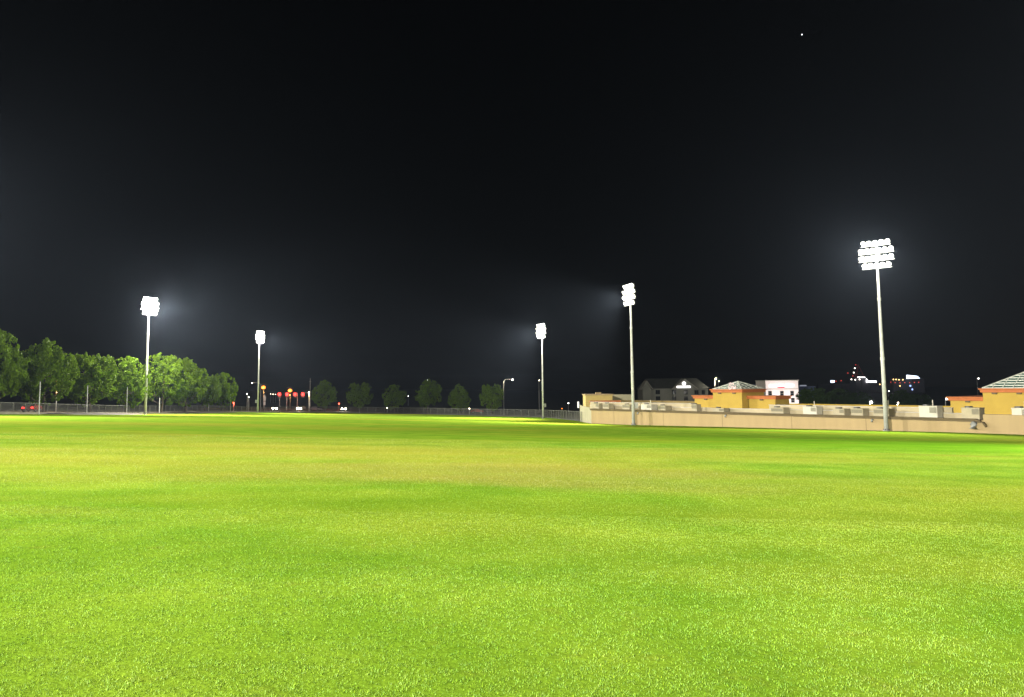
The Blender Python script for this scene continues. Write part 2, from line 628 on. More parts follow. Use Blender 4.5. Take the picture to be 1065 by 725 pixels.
def light_pole():
    r = empty('floodlight_pole', (0, 0, 0))
    p = MB()
    p.tube([(0, 0, .171), (0, 0, 8), (0, 0, 15), (0, 0, H)], [.245, .21, .165, .115], 16)
    p.build('pole', M['galv'], r, smooth=True)
    f = MB()
    f.tube([(0, 0, -.6), (0, 0, .12)], .38, 16)
    f.build('footing', M['concrete'], r)
    k = MB()
    k.tube([(0, 0, .121), (0, 0, .17)], .37, 16)
    for i in range(8):
        a = 2 * PI * i / 8
        k.tube([(.35 * math.cos(a), .35 * math.sin(a), .17), (.35 * math.cos(a), .35 * math.sin(a), .26)], .03, 6)
    k.build('base_flange', M['dark_steel'], r)
    for z in (8.2, 15.2):
        c_ = MB()
        c_.tube([(0, 0, z), (0, 0, z + .35)], [.25 if z < 10 else .205] * 2, 16)
        c_.build('collar', M['galv'], r)
    bx = MB()
    bx.box((-.75, -.22, 2.6), (-.28, .22, 3.5))
    bx.build('control_box', M['galv'], r)
    hm, lm = None, None
    for i in range(4):
        z = H - .45 - .90 * i
        nl = 5 if i in (0, 3) else 6
        cr = MB()
        cr.box((.14, -.33 * nl, z - .05), (.26, .33 * nl, z + .05))
        cr.box((.0, -.18, z - .1), (.139, .18, z + .1))
        cr.build('crossarm', M['galv'], r)
        nl = 5 if i in (0, 3) else 6
        for j in range(nl):
            y = (j - (nl - 1) / 2) * .66
            if hm is None:
                ho = housing.build('floodlight', M['galv'], r, smooth=True)
                hm = ho.data
                lo = lensm.build('lens', M['lens'], ho)
                lm = lo.data
            else:
                ho = bpy.data.objects.new('floodlight', hm)
                COL.objects.link(ho)
                ho.parent = r
                lo = bpy.data.objects.new('lens', lm)
                COL.objects.link(lo)
                lo.parent = ho
            ho.location = (.35, y, z + .36)
            ho.rotation_euler = (0, math.radians(24 + 5 * ((i + j) % 3) + 2 * i), math.radians((j - (nl - 1) / 2) * 9))
    sl = bpy.data.lights.new('flood_beam', 'SPOT')
    sl.energy = 1
    sl.color = (1.0, .96, .84)
    sl.spot_size = math.radians(106)
    sl.spot_blend = .65
    sl.shadow_soft_size = .8
    so = bpy.data.objects.new('flood_beam', sl)
    COL.objects.link(so)
    so.parent = r
    so.location = (1.35, 0, H - 1.4)
    so.rotation_euler = (0, -math.radians(90 - 33), 0)
    pl = bpy.data.lights.new('spill_light', 'POINT')
    pl.energy = 1
    pl.color = (1.0, .96, .84)
    pl.shadow_soft_size = .5
    po_ = bpy.data.objects.new('spill_light', pl)
    COL.objects.link(po_)
    po_.parent = r
    po_.location = (2.6, 0, H - 1.7)
    return r


SPILL = [2500, 2500, 16000, 22000, 68000, 20000, 1000, 1000]
PW = 300000.0
POLES = [  # x, y, aim, power factor, label
    (on_ground(922, 89), (-.66, -.75), 0.27, 'tallest looking floodlight pole in front of the beige wall, its lamp array facing us'),
    (on_ground(659, 121), (-1, -.35), 0.58, 'floodlight pole at the beige wall near its far left corner'),
    (on_ground(565, 181), (-1, -.6), 0.74, 'farthest right floodlight pole standing by the far fence left of the wall'),
    (on_ground(268, 209), (1, -.3), 0.66, 'floodlight pole beside the traffic lights, right of the tree row'),
    (on_ground(151, 146), (1, -.45), 0.78, 'floodlight pole standing in front of the leafy tree row'),
    (Vector((-69, 76, ground(-69, 76))), (1, -.25), 0.7, 'floodlight pole on the near left side line, out of frame'),
    (Vector((60, 40, ground(60, 40))), (-1, -.7), 1.15, 'floodlight pole on the near right side line, out of frame'),
    (Vector((-42, -28, ground(-42, -28))), (.75, .8), 3.2, 'floodlight pole behind the viewer to the left'),
]
proto = light_pole()
for i, (p, aim, k, lab) in enumerate(POLES):
    o = proto if i == 0 else copy_tree(proto)
    o.location = p
    o.rotation_euler.z = math.atan2(aim[1], aim[0])
    tag(o, lab, 'light pole', 'floodlight poles around the field')
    for ch in o.children:
        if ch.type == 'LIGHT' and ch.name.startswith('flood_beam'):
            if i:
                ch.data = ch.data.copy()
            ch.data.energy = PW * k
        elif ch.type == 'LIGHT':
            if i:
                ch.data = ch.data.copy()
            ch.data.energy = SPILL[i]

# ------------------------------------------------------------------ the shopping centre behind the wall (local frame: x along the wall, y away from field)
ROOF, TOP = -2.8, -2.62
mall = empty('shopping_centre', (W0.x, W0.y, 0), WANG, 'long low shopping centre with beige back wall, pale roof and yellow towers', 'building')


def L2W(u, v):
    return W0 + WD * u + WN * v


def W2L(x, y):
    q = Vector((x, y)) - W0
    return q.dot(WD), q.dot(WN)


UL = -10.0
ret = W2L(13.3, 152)
b = MB()
b.box((UL, 0, -9), (51, .35, TOP - .10))
b.build('back_wall', M['stucco'], mall)
b = MB()
b.box((51.004, -.12, -9), (98, .35, -2.12))
b.build('raised_wall', M['stucco'], mall)
b = MB()
b.prism([(UL, .356), (UL + .4, .356), (ret[0] + .4, ret[1]), (ret[0], ret[1])], -9, TOP)
b.build('return_wall', M['stucco_side'], mall)
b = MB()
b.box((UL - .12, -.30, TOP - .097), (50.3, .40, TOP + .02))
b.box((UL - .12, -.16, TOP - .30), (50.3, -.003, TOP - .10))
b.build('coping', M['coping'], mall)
b = MB()
b.prism([(UL + .41, .36), (97.9, .36), (97.9, 40), (-6, 42), (ret[0] + .41, ret[1])], ROOF - .25, ROOF)
b.build('roof', M['roof'], mall)
b = MB()
b.box((-5, 40.01, -9), (98, 40.4, ROOF + .28))
b.build('rear_wall', M['yellow'], mall)
# control joints and stains on the wall: thin downpipes and a seam
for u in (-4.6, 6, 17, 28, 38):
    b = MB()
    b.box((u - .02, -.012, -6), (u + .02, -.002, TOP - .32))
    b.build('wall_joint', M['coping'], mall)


def tower(u0, u1, v0, v1, ztop, wing_w, rec, zwing, apex, ncell, left=True, right=True):
    cor = .52

    def block(a0, a1, b0, b1, zt, nm):
        w = MB()
        w.box((a0, b0, ROOF - .2), (a1, b1, zt - cor))
        wo = w.build(nm, M['yellow'], mall)
        k = MB()
        k.box((a0 - .22, b0 - .22, zt - cor + .002), (a1 + .22, b1 + .22, zt - .16))
        k.box((a0 - .38, b0 - .38, zt - .158), (a1 + .38, b1 + .38, zt))
        k.build('cornice', M['orange'], wo)
        nb = max(1, int((a1 - a0) / 2.5))
        for i in range(nb):
            q = MB()
            x = a0 + (a1 - a0) * (i + .5) / nb
            q.box((x - .28, b0 - .20, zt - cor - .22), (x + .28, b0 - .003, zt - cor))
            q.build('bracket', M['coping'], wo)
        return wo
    t = block(u0, u1, v0, v1, ztop, 'tower')
    if left:
        block(u0 - wing_w, u0 - .23, v0 + rec, v1 - rec * .5, zwing, 'tower_wing')
    if right:
        block(u1 + .23, u1 + wing_w, v0 + rec, v1 - rec * .5, zwing, 'tower_wing')
    # glazed pyramid
    s = MB()
    cx, cy = (u0 + u1) / 2, (v0 + v1) / 2
    z0 = ztop + .03
    base = [Vector((u0, v0, z0)), Vector((u1, v0, z0)), Vector((u1, v1, z0)), Vector((u0, v1, z0))]
    ap = Vector((cx, cy, apex))
    s.add(base + [ap], [(0, 1, 4), (1, 2, 4), (2, 3, 4), (3, 0, 4), (3, 2, 1, 0)])
    s.build('skylight', M['glass'], t)
    g_ = MB()
    rr = .05 if ncell < 8 else .065
    up = Vector((0, 0, .03))
    for i in range(4):
        a, c_ = base[i], base[(i + 1) % 4]
        g_.tube([a + up, ap + up], rr * 1.3, 5)
        g_.tube([a + up, c_ + up], rr, 5)
        for k in range(1, ncell):
            f = k / ncell
            g_.tube([a.lerp(ap, f) + up, c_.lerp(ap, f) + up], rr, 4)
            m_ = a.lerp(c_, f)
            tt = min(f, 1 - f) * 2
            e = a.lerp(ap, tt) if f <= .5 else c_.lerp(ap, tt)
            g_.tube([m_ + up, e + up], rr, 4)
    g_.build('skylight_frame', M['mullion'], t)
    return t


tw = tower(5.9, 11.5, 12.5, 18.5, .5, 5.0, 1.5, -.55, 1.75, 5)
# small lit letters on the skylight's front slope
t2 = tower(44.3, 58.3, 18, 32, .5, 4.6, 1.5, -.62, 4.3, 12)

# rooftop blocks at the left end, square to the field's end rather than to the long wall
INV = Matrix.Rotation(-WANG, 4, 'Z') @ Matrix.Translation((-W0.x, -W0.y, 0))
b = MB()
b.box((13.75, 144, ROOF), (18.75, 150, -.58), INV)
bo = b.build('roof_block', M['yellow_pale'], mall)
b = MB()
b.box((13.6, 143.85, -.578), (18.9, 150.15, -.36), INV)
b.build('parapet_cap', M['stucco'], bo)
b = MB()
b.box((14.4, 143.2, -2.0), (20.2, 143.996, -1.55), INV)
b.build('canopy', M['orange'], bo)
b = MB()
b.box((19.7, 152, ROOF), (23.9, 156, -.6), INV)
b.build('roof_block', M['stucco_side'], mall)
b = MB()
b.box((16.3, 150.3, ROOF), (17.4, 151.2, -.1), INV)
b.build('chimney', M['stucco'], mall)
b = MB()
b.box((-23, 19, ROOF), (-2, 21, -1.7))
b.build('low_roof_block', M['ochre'], mall)
# parapet set back behind the rooftop units: low in front of the towers, higher elsewhere
def u_at(px, v):
    """position along the wall where image column px crosses the line v metres behind the wall"""
    r_ = ray(px, 425)
    r2 = Vector((r_.x, r_.y))
    k = (W0.dot(WN) + v) / r2.dot(WN)
    return (r2 * k - W0).dot(WD)


for p0, p1, v, zt, nm in ((613.6, 1010, 2.6, -2.20, 'low_parapet'), (614, 719, 3.2, -1.62, 'inner_parapet'), (800, 990, 3.2, -1.62, 'inner_parapet')):
    u0, u1 = u_at(p0, v), u_at(p1, v)
    b = MB()
    b.box((u0, v, ROOF - .1), (u1, v + .4, zt))
    po_ = b.build(nm, M['pale_stucco'], mall)
    b = MB()
    b.box((u0 - .05, v - .05, zt + .002), (u1 + .05, v + .45, zt + .06))
    b.build('parapet_cap', M['roof'], po_)


# rooftop letters: a lit sign standing on the tower cornice
sg = empty('rooftop_sign', (0, 0, 0), 0, 'small pink lit letters standing on the centre yellow tower', 'sign')
pt = at(761.5, 400.5, 121.5)
sg.location = (pt.x, pt.y, .52)
sg.rotation_euler = (0, 0, WANG)


def strokes(mb, ch, x, z, w, h, t=.055, d=.08):
    segs = {'D': [(0, 0, 0, 1), (0, 1, .7, 1), (.7, 1, 1, .7), (1, .7, 1, .3), (1, .3, .7, 0), (.7, 0, 0, 0)],
            'W': [(0, 1, .25, 0), (.25, 0, .5, .8), (.5, .8, .75, 0), (.75, 0, 1, 1)],
            'I': [(.5, 0, .5, 1)], 'N': [(0, 0, 0, 1), (0, 1, 1, 0), (1, 0, 1, 1)],
            '-': [(0, .5, 1, .5)]}[ch]
    for a, b_, c_, e in segs:
        mb.tube([(x + a * w, 0, z + b_ * h), (x + c_ * w, 0, z + e * h)], t, 5)


b = MB()
strokes(b, 'D', -.62, 0, .45, .55)
strokes(b, 'W', .02, 0, .62, .55)
b.build('lower_letters', G_PINK, sg)
b = MB()
strokes(b, 'I', -.65, .72, .2, .3, .05)
strokes(b, 'I', -.40, .72, .2, .38, .05)
strokes(b, 'N', -.1, .72, .35, .26, .045)
b.build('upper_letters', G_PINK, sg)
b = MB()
b.tube([(-.7, .14, 0), (-.7, .14, 1.1)], .03, 5)
b.tube([(.68, .14, 0), (.68, .14, 1.1)], .03, 5)
b.tube([(-.7, .14, .64), (.68, .14, .64)], .03, 5)
b.build('sign_frame', M['dark_steel'], sg)


# rooftop units
def unit(px, ty, w, d, kind, lab):
    """a rooftop unit whose top is seen at (px, ty), standing just behind the wall coping"""
    u = u_at(px, .8)
    p = L2W(u, .8)
    h = at(px, ty, p.y).z - ROOF - .07
    o = empty('rooftop_unit', (p.x, p.y, ROOF), WANG, lab, 'air conditioner', 'air conditioning units on the pale roof')
    b = MB()
    b.box((-w / 2, 0, .12), (w / 2, d, h))
    b.box((-w / 2 - .05, -.05, h + .002), (w / 2 + .05, d + .05, h + .07))
    b.build('casing', M['hvac_white'] if kind == 1 else M['hvac'], o)
    b = MB()
    b.box((-w / 2 + .05, .05, 0), (w / 2 - .05, d - .05, .118))
    b.build('curb', M['dark_steel'], o)
    b = MB()
    n = 6
    x0, x1 = (w * .08, w * .46) if kind != 2 else (-w * .46, w * .46)
    for i in range(n):
        z = h * .50 + h * .46 * i / n
        b.box((x0, -.03, z), (x1, -.004, z + h * .46 / n * .7))
    b.build('louver', M['louver'], o)
    b = MB()
    b.tube([(-w * .22, d / 2, h + .072), (-w * .22, d / 2, h + .22)], min(.4, d * .3), 12)
    b.build('fan_cowl', M['dark_steel'], o)
    if kind == 1:
        b = MB()
        b.tube([(w * .1, d * .6, h + .072), (w * .1, d * .6, h + .75)], .06, 6)
        b.build('vent_pipe', M['hvac_white'], o)
    return o


unit(619, 419.6, 1.9, 1.2, 0, 'pale rooftop unit nearest the left end of the roof')
unit(630, 419.8, 1.4, 1.2, 2, 'louvred rooftop unit below the left yellow block')
unit(651, 420.8, 1.6, 1.2, 2, 'dark louvred rooftop unit just left of the mid floodlight pole')
unit(672, 420.6, 2.2, 1.4, 1, 'bright white rooftop unit right of the mid floodlight pole')
unit(688, 421.9, 1.6, 1.4, 2, 'rooftop unit below the dark gabled hotel')
unit(722, 420.6, .95, 1.0, 2, 'narrow rooftop unit beside the left wing of the centre tower')
unit(747, 424.5, 1.9, 1.2, 0, 'grey rooftop unit in front of the centre yellow tower')
unit(808, 423.9, 1.9, 1.4, 2, 'wide louvred rooftop unit below the white sign building')
unit(842, 422.8, 1.9, 1.4, 1, 'low white rooftop unit right of the white sign building')
unit(872, 425.1, 1.5, 1.4, 0, 'pale rooftop unit left of the tall floodlight pole')
unit(891, 424.9, 1.5, 1.4, 2, 'louvred rooftop unit left of the nearest floodlight pole')
unit(916, 425.1, 1.9, 1.4, 2, 'rooftop unit right behind the nearest floodlight pole')
unit(965, 422.2, 2.0, 1.4, 1, 'white rooftop unit with an upright vent pipe')
unit(1009, 424.1, 1.8, 1.4, 0, 'rooftop unit in front of the right tower wing')
unit(1061, 424.4, 1.6, 1.4, 1, 'pale rooftop unit in front of the right tower')

# wall lights
WALL_G = 'unlit lamps on the beige wall'


def wall_lamp(px, big, lab):
    v = ray(px, 430)
    # meet the wall plane
    k = (W0.dot(WN)) / Vector((v.x, v.y)).dot(WN)
    p = EYE + v * k
    z = -3.02 if not big else -3.0
    o = empty('wall_lamp', (p.x, p.y, z), WANG, lab, 'wall lamp', WALL_G)
    s = 1.0 if big else .45
    b = MB()
    b.tube([(0, -.135, 0), (0, -.35 * s - .12, .06 * s), (0, -.62 * s - .1, -.1 * s)], .07 * s + .02, 8)
    b.box((-.16 * s, -.16, -.16 * s), (.16 * s, -.125, .16 * s))
    b.build('bracket', M['dark_steel'], o)
    b = MB()
    b.tube([(0, -.60 * s - .1, .12 * s), (0, -.64 * s - .1, -.2 * s), (0, -.70 * s - .1, -.62 * s)], [.14 * s, .34 * s, .40 * s], 14)
    b.build('shade', M['grey_shade'], o, smooth=True)
    return o


wl = wall_lamp(1014.5, True, 'large grey bell lamp on the wall where the brown coping ends')
for px, lab in ((756, 'small wall lamp under the centre yellow tower'), (665, 'small wall lamp just right of the mid floodlight pole'), (908, 'small wall lamp left of the nearest floodlight pole')):
    wall_lamp(px, False, lab)
# dark elbow modelled in place of the coping shadow's end
pu = W2L(*(at(1010, 434, 82).xy))[0]
b = MB()
b.tube([(50.2, -.18, -2.78), (50.75, -.20, -2.82), (51.1, -.30, -3.02), (51.35, -.34, -3.42)], [.16, .16, .15, .14], 10)
b.build('shadow_elbow', M['coping'], mall, smooth=True)

# bright lamp at the far left corner of the wall
cp = at(604.3, 421, 150)
o = empty('corner_lamp', (13.0, 150.5, cp.z), 0, 'bright white lamp at the far left corner of the beige wall', 'wall lamp')
b = MB()
b.box((.0, -.1, -.1), (.30, .1, .1))
b.build('bracket', M['dark_steel'], o)
b = MB()
b.box((-.30, -.2, -.6), (-.002, .2, .6))
b.build('diffuser', glow('corner_lamp_face', (1, .97, .85), 1.5), o)

# ------------------------------------------------------------------ chain-link fence
m_mesh = bpy.data.materials.new('chain_link')
m_mesh.use_nodes = True
nt = m_mesh.node_tree
bs = nt.nodes['Principled BSDF']
bs.inputs['Base Color'].default_value = (.09, .09, .08, 1)
bs.inputs['Metallic'].default_value = .2
tr = nt.nodes.new('ShaderNodeBsdfTransparent')
mx = nt.nodes.new('ShaderNodeMixShader')
uv = nt.nodes.new('ShaderNodeUVMap')
prev = None
for ang in (45, -45):
    mp = nt.nodes.new('ShaderNodeMapping')
    mp.inputs['Rotation'].default_value = (0, 0, math.radians(ang))
    wv = nt.nodes.new('ShaderNodeTexWave')
    wv.inputs['Scale'].default_value = 2.6
    gt = nt.nodes.new('ShaderNodeMath')
    gt.operation = 'GREATER_THAN'
    gt.inputs[1].default_value = .95
    nt.links.new(uv.outputs['UV'], mp.inputs['Vector'])
    nt.links.new(mp.outputs['Vector'], wv.inputs['Vector'])
    nt.links.new(wv.outputs['Fac'], gt.inputs[0])
    if prev:
        ma = nt.nodes.new('ShaderNodeMath')
        ma.operation = 'MAXIMUM'
        nt.links.new(prev, ma.inputs[0])
        nt.links.new(gt.outputs[0], ma.inputs[1])
        prev = ma.outputs[0]
    else:
        prev = gt.outputs[0]
nt.links.new(prev, mx.inputs['Fac'])
nt.links.new(tr.outputs[0], mx.inputs[1])
nt.links.new(bs.outputs[0], mx.inputs[2])
nt.links.new(mx.outputs[0], nt.nodes['Material Output'].inputs['Surface'])


def fence(pts, h, step, lab):
    root = empty('chain_link_fence', pts[0], 0, lab, 'fence')
    o0 = pts[0]
    samp = []
    for a, b_ in zip(pts[:-1], pts[1:]):
        n = max(1, round((b_ - a).length / step))
        for i in range(n):
            q = a.lerp(b_, i / n)
            samp.append(Vector((q.x, q.y, ground(q.x, q.y))))
    samp.append(pts[-1])
    samp = [q - o0 for q in samp]
    pm = MB()
    pm.tube([(0, 0, -.3), (0, 0, h + .05)], .045, 6)
    po = None
    for q in samp[:100]:
        if po is None:
            po = pm.build('post', M['post_grey'], root)
            me = po.data
        else:
            po = bpy.data.objects.new('post', me)
            COL.objects.link(po)
            po.parent = root
        po.location = q
    b = MB()
    for a, c_ in zip(samp[:-1], samp[1:]):
        b.tube([a + Vector((0, 0, h)), c_ + Vector((0, 0, h))], .035, 5)
    b.build('top_rail', M['post_grey'], root)
    b = MB()
    for a, c_ in zip(samp[:-1], samp[1:]):
        b.tube([a + Vector((0, 0, .12)), c_ + Vector((0, 0, .12))], .02, 5)
    b.build('bottom_rail', M['post_grey'], root)
    b = MB()
    uvs = []
    run = 0
    for a, c_ in zip(samp[:-1], samp[1:]):
        ln = (c_ - a).length
        b.add([a + Vector((0, 0, .05)), c_ + Vector((0, 0, .05)), c_ + Vector((0, 0, h)), a + Vector((0, 0, h))], [(0, 1, 2, 3)])
        uvs += [(run, 0), (run + ln, 0), (run + ln, h), (run, h)]
        run += ln
    mo = b.build('wire_mesh', m_mesh, root)
    ul = mo.data.uv_layers.new(name='UVMap')
    ul.data.foreach_set('uv', [c for u in uvs for c in u])
    return root


fence(FP[:7], 1.5, 3.0, 'chain-link fence with concrete strip in front of the left tree row')
fence(FP[6:], 1.9, 3.0, 'long chain-link fence across the far end of the field')

# ------------------------------------------------------------------ trees
def tree_mesh(seed, n_leaf, hgt, rad, trunk_h):
    r = np.random.default_rng(seed)
    rd = random.Random(seed)
    tk = MB()
    top = hgt * .62
    lean = Vector((rd.uniform(-.3, .3), rd.uniform(-.3, .3), 0))
    tk.tube([(0, 0, -.3), (0, 0, trunk_h * .5), lean * .4 + Vector((0, 0, trunk_h)), lean + Vector((0, 0, top))],
            [.24, .18, .16, .06], 9)
    cents = []
    for i in range(11):
        a = 2 * PI * i / 11 * 1.9 + rd.uniform(-.4, .4)
        f = rd.uniform(.0, 1)
        z0 = trunk_h * .8 + (top - trunk_h * .8) * f * .8
        rr = rad * rd.uniform(.55, .95) * (1 - .35 * f)
        e = Vector((math.cos(a) * rr, math.sin(a) * rr, z0 + rd.uniform(.12, .32) * hgt))
        e.z = min(e.z, hgt * .93)
        s_ = Vector((lean.x * f, lean.y * f, z0))
        mid = s_.lerp(e, .5) + Vector((rd.uniform(-.3, .3), rd.uniform(-.3, .3), -.2))
        tk.tube([s_, mid, e], [.085, .055, .02], 6)
        cents += [e, mid.lerp(e, .6)]
    # clumps through the crown
    cz = trunk_h + (hgt - trunk_h) * .5
    hz = (hgt - trunk_h) * .5
    clumps = [(c, rd.uniform(.55, 1.0) * rad * .30) for c in cents]
    for i in range(62):
        while True:
            q = Vector((rd.uniform(-1, 1), rd.uniform(-1, 1), rd.uniform(-1, 1)))
            if .35 < q.length < 1:
                break
        # egg shape, wider low
        wz = 1.0 - .38 * max(0, q.z) ** 1.5 - .25 * max(0, -q.z) ** 3
        clumps.append((Vector((q.x * rad * wz, q.y * rad * wz, cz + q.z * hz)) + lean * .5, rd.uniform(.13, .30) * rad))
    ctr = np.array((lean.x * .5, lean.y * .5, trunk_h + (hgt - trunk_h) * .35))
    per = n_leaf // len(clumps) // 5
    allc = []
    for c, cr in clumps:
        for k in range(5):                                 # each clump is five leafy sprays
            c0 = np.array(c) + r.normal(0, .45, 3) * cr
            out = c0 - ctr
            out = out / (np.linalg.norm(out) + 1e-6) + np.array((0, 0, .22)) + r.normal(0, .5, 3)
            out /= np.linalg.norm(out)
            ln = cr * r.uniform(.6, 1.35)
            f = r.uniform(0, 1, per)[:, None]
            wd = (1 - .75 * f) * cr * .26
            allc.append(c0 + out * ln * f + r.normal(0, 1, (per, 3)) * wd)
    P = np.concatenate(allc)
    ce, ax = np.array((lean.x * .5, lean.y * .5, cz)), np.array((rad * 1.04, rad * 1.04, hz * 1.03))
    ql = np.linalg.norm((P - ce) / ax, axis=1)
    over = ql > 1
    P[over] = ce + (P[over] - ce) * ((1 + .42 * (ql[over] - 1)) / ql[over])[:, None]
    n = len(P)
    s = r.uniform(.09, .21, n)
    a = r.normal(0, 1, (n, 3))
    a /= np.linalg.norm(a, axis=1)[:, None]
    t = r.normal(0, 1, (n, 3))
    b_ = np.cross(a, t)
    b_ /= np.linalg.norm(b_, axis=1)[:, None]
    V = np.stack([P - a * s[:, None], P + b_ * s[:, None] * .55, P + a * s[:, None], P - b_ * s[:, None] * .55], 1)
    me = bpy.data.meshes.new('crown')
    me.vertices.add(n * 4)
    me.vertices.foreach_set('co', V.reshape(-1))
    me.loops.add(n * 4)
    me.loops.foreach_set('vertex_index', np.arange(n * 4, dtype=np.int32))
    me.polygons.add(n)
    me.polygons.foreach_set('loop_start', np.arange(0, n * 4, 4, dtype=np.int32))
    me.update()
    me.validate()
    return tk, me


TREES = []
for sd, nl in ((1, 26000), (2, 26000), (3, 26000), (4, 26000)):
    tk, crown = tree_mesh(sd, nl, 10.0, 4.0, 1.7)
    tm = None
    TREES.append([tk, crown, None])


def tree(name, px, topy, halfw, Y, var, leaf, lab, group, zbase=None):
    p = on_ground(px, Y)
    z = terrain_z(p.x, p.y)
    hz = at(px, topy, Y).z - z
    sx = halfw * Y / F / 4.0
    o = empty(name, (p.x, p.y, z), random.uniform(0, 6), lab, 'tree', group)
    o.scale = (sx, sx, hz / 10.0)
    tk, crown, _ = TREES[var]
    t = tk.build('trunk', M['bark'], o, smooth=True)
    cr = crown.copy()
    cr.materials.clear()
    cr.materials.append(leaf)
    k = bpy.data.objects.new('crown', cr)
    COL.objects.link(k)
    k.parent = o
    return o


ROWG = 'leafy trees in a row beyond the left fence'
for i, (px, ty, hw, Y, lab) in enumerate([
        (-4, 345, 27, 108, 'leftmost tree of the row, cut by the photo edge'),
        (45, 359, 27, 118, 'broad tree behind the first thin white post from the left'),
        (93, 365, 25, 131, 'tree with a bright lit right side, left of the front floodlight pole'),
        (130, 373, 21, 144, 'tree just left of the front floodlight pole'),
        (168, 369, 24, 158, 'tree directly right of the front floodlight pole'),
        (193, 377, 21, 172, 'dim tree sixth along the left row'),
        (213, 388, 15, 190, 'small dark tree second from the right end of the left row'),
        (230, 389, 14, 205, 'last small tree at the right end of the left row')]):
    tree('leafy_tree', px, ty, hw, Y, i % 4, M['leaf'], lab, ROWG)
FARG = 'small round trees along the road beyond the far fence'
for i, (px, ty, hw, Y, lab) in enumerate([
        (338, 398, 12, 262, 'small round tree right of the traffic lights, first beyond the far fence'),
        (374, 396.5, 12.5, 264, 'round tree second from the left beyond the far fence'),
        (410.5, 401, 11.5, 262, 'low round tree third from the left beyond the far fence'),
        (444.5, 395, 13.5, 258, 'larger round tree in the middle beyond the far fence'),
        (478, 402, 11.5, 250, 'dim round tree beyond the fence, left of the tall street lamp'),
        (511.5, 398, 12, 246, 'round tree right beside the single curved street lamp')]):
    tree('roadside_tree', px, ty, hw, Y, (i + 1) % 4, M['leaf'], lab, FARG)
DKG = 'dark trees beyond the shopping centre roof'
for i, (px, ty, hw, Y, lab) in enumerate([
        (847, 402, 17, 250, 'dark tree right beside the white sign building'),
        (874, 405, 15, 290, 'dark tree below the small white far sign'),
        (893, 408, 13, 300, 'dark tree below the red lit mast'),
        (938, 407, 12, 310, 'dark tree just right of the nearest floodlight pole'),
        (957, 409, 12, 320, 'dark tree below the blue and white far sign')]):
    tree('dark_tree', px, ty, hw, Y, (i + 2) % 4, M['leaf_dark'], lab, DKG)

# ------------------------------------------------------------------ thin posts along the left fence
for px, y0, Y, lab in [(40.3, 397, 104, 'thin white post in front of the second tree from the left'),
                       (90, 401, 121, 'thin white post in front of the brightly lit third tree'),
                       (131.5, 402.5, 136, 'thin white post just left of the front floodlight pole'),
                       (165.6, 414, 154, 'short thin post just right of the front floodlight pole'),
                       (217, 407, 190, 'thin post with a small plate near the right end of the tree row'),
                       (239.5, 410, 205, 'thin post right of the last tree in the row')]:
    p = on_ground(px, Y)
    zt = at(px, y0, Y).z
    o = empty('fence_post', p, 0, lab, 'post', 'thin pale posts along the left fence')
    b = MB()
    b.tube([(0, 0, -.2), (0, 0, zt - p.z)], [.075, .06], 8)
    b.build('shaft', M['galv'], o)
    b = MB()
    b.tube([(0, 0, zt - p.z + .001), (0, 0, zt - p.z + .06)], [.09, .05], 8)
    b.build('cap', M['dark_steel'], o)
    if px == 217:
        b = MB()
        b.box((-.35, -.10, zt - p.z - 2.6), (.35, -.08, zt - p.z - 1.9))
        b.build('plate', M['sign_white'], o)

# team bench near the end of the tree row
p = on_ground(218, 196)
o = empty('team_bench', p + Vector((0, 0, 0)), .5, 'long dark bench by the fence at the end of the tree row', 'bench')
b = MB()
b.box((-2.6, -.2, .42), (2.6, .2, .48))
b.build('seat', M['wood'], o)
b = MB()
b.box((-2.6, .22, .62), (2.6, .27, .95))
b.build('backrest', M['wood'], o)
for x in (-2.3, 0, 2.3):
    b = MB()
    b.box((x - .05, -.18, 0), (x + .05, .18, .418))
    b.box((x - .05, .181, 0), (x + .05, .218, .95))
    b.build('leg', M['dark_steel'], o)


# ------------------------------------------------------------------ street furniture beyond the fence
def street_lamp(px, py, Y, m, lab, size=.22, arm=0.0, power=0, colr=(1, .9, .7), group='street lamps beyond the field'):
    """a lamp head seen at (px, py); arm > 0 reaches the head out from a pole to the right by that many metres"""
    h = at(px, py, Y)
    foot = on_ground(px + arm * F / Y, Y)
    zf = terrain_z(foot.x, foot.y)
    o = empty('street_lamp', (foot.x, foot.y, zf), 0, lab, 'street lamp', group)
    hz = h.z - zf
    dx = h.x - foot.x
    b = MB()
    if abs(arm) > .01:
        b.tube([(0, 0, -.2), (0, 0, hz - .5), (dx * .12, 0, hz - .05), (dx * .4, 0, hz + .2), (dx * .85, 0, hz + .22)], [.12, .085, .07, .06, .05], 8)
    else:
        b.tube([(0, 0, -.2), (0, 0, hz - size)], [.11, .07], 8)
    b.build('pole', M['galv'], o, smooth=True)
    b = MB()
    b.tube([(dx, 0, hz + .22 + size), (dx, 0, hz + .10 + size), (dx, 0, hz + size * .9)], [.08, size * 1.05, size * 1.1], 10)
    b.build('hood', M['dark_steel'], o)
    ball(size * .72, 10, 6, .8).build('bulb', m, o, smooth=True, loc=(dx, 0, hz))
    if power:
        lamp('lamp_light', 'POINT', (dx, -size - .25, hz - .3), power, colr, o, .2)
    return o


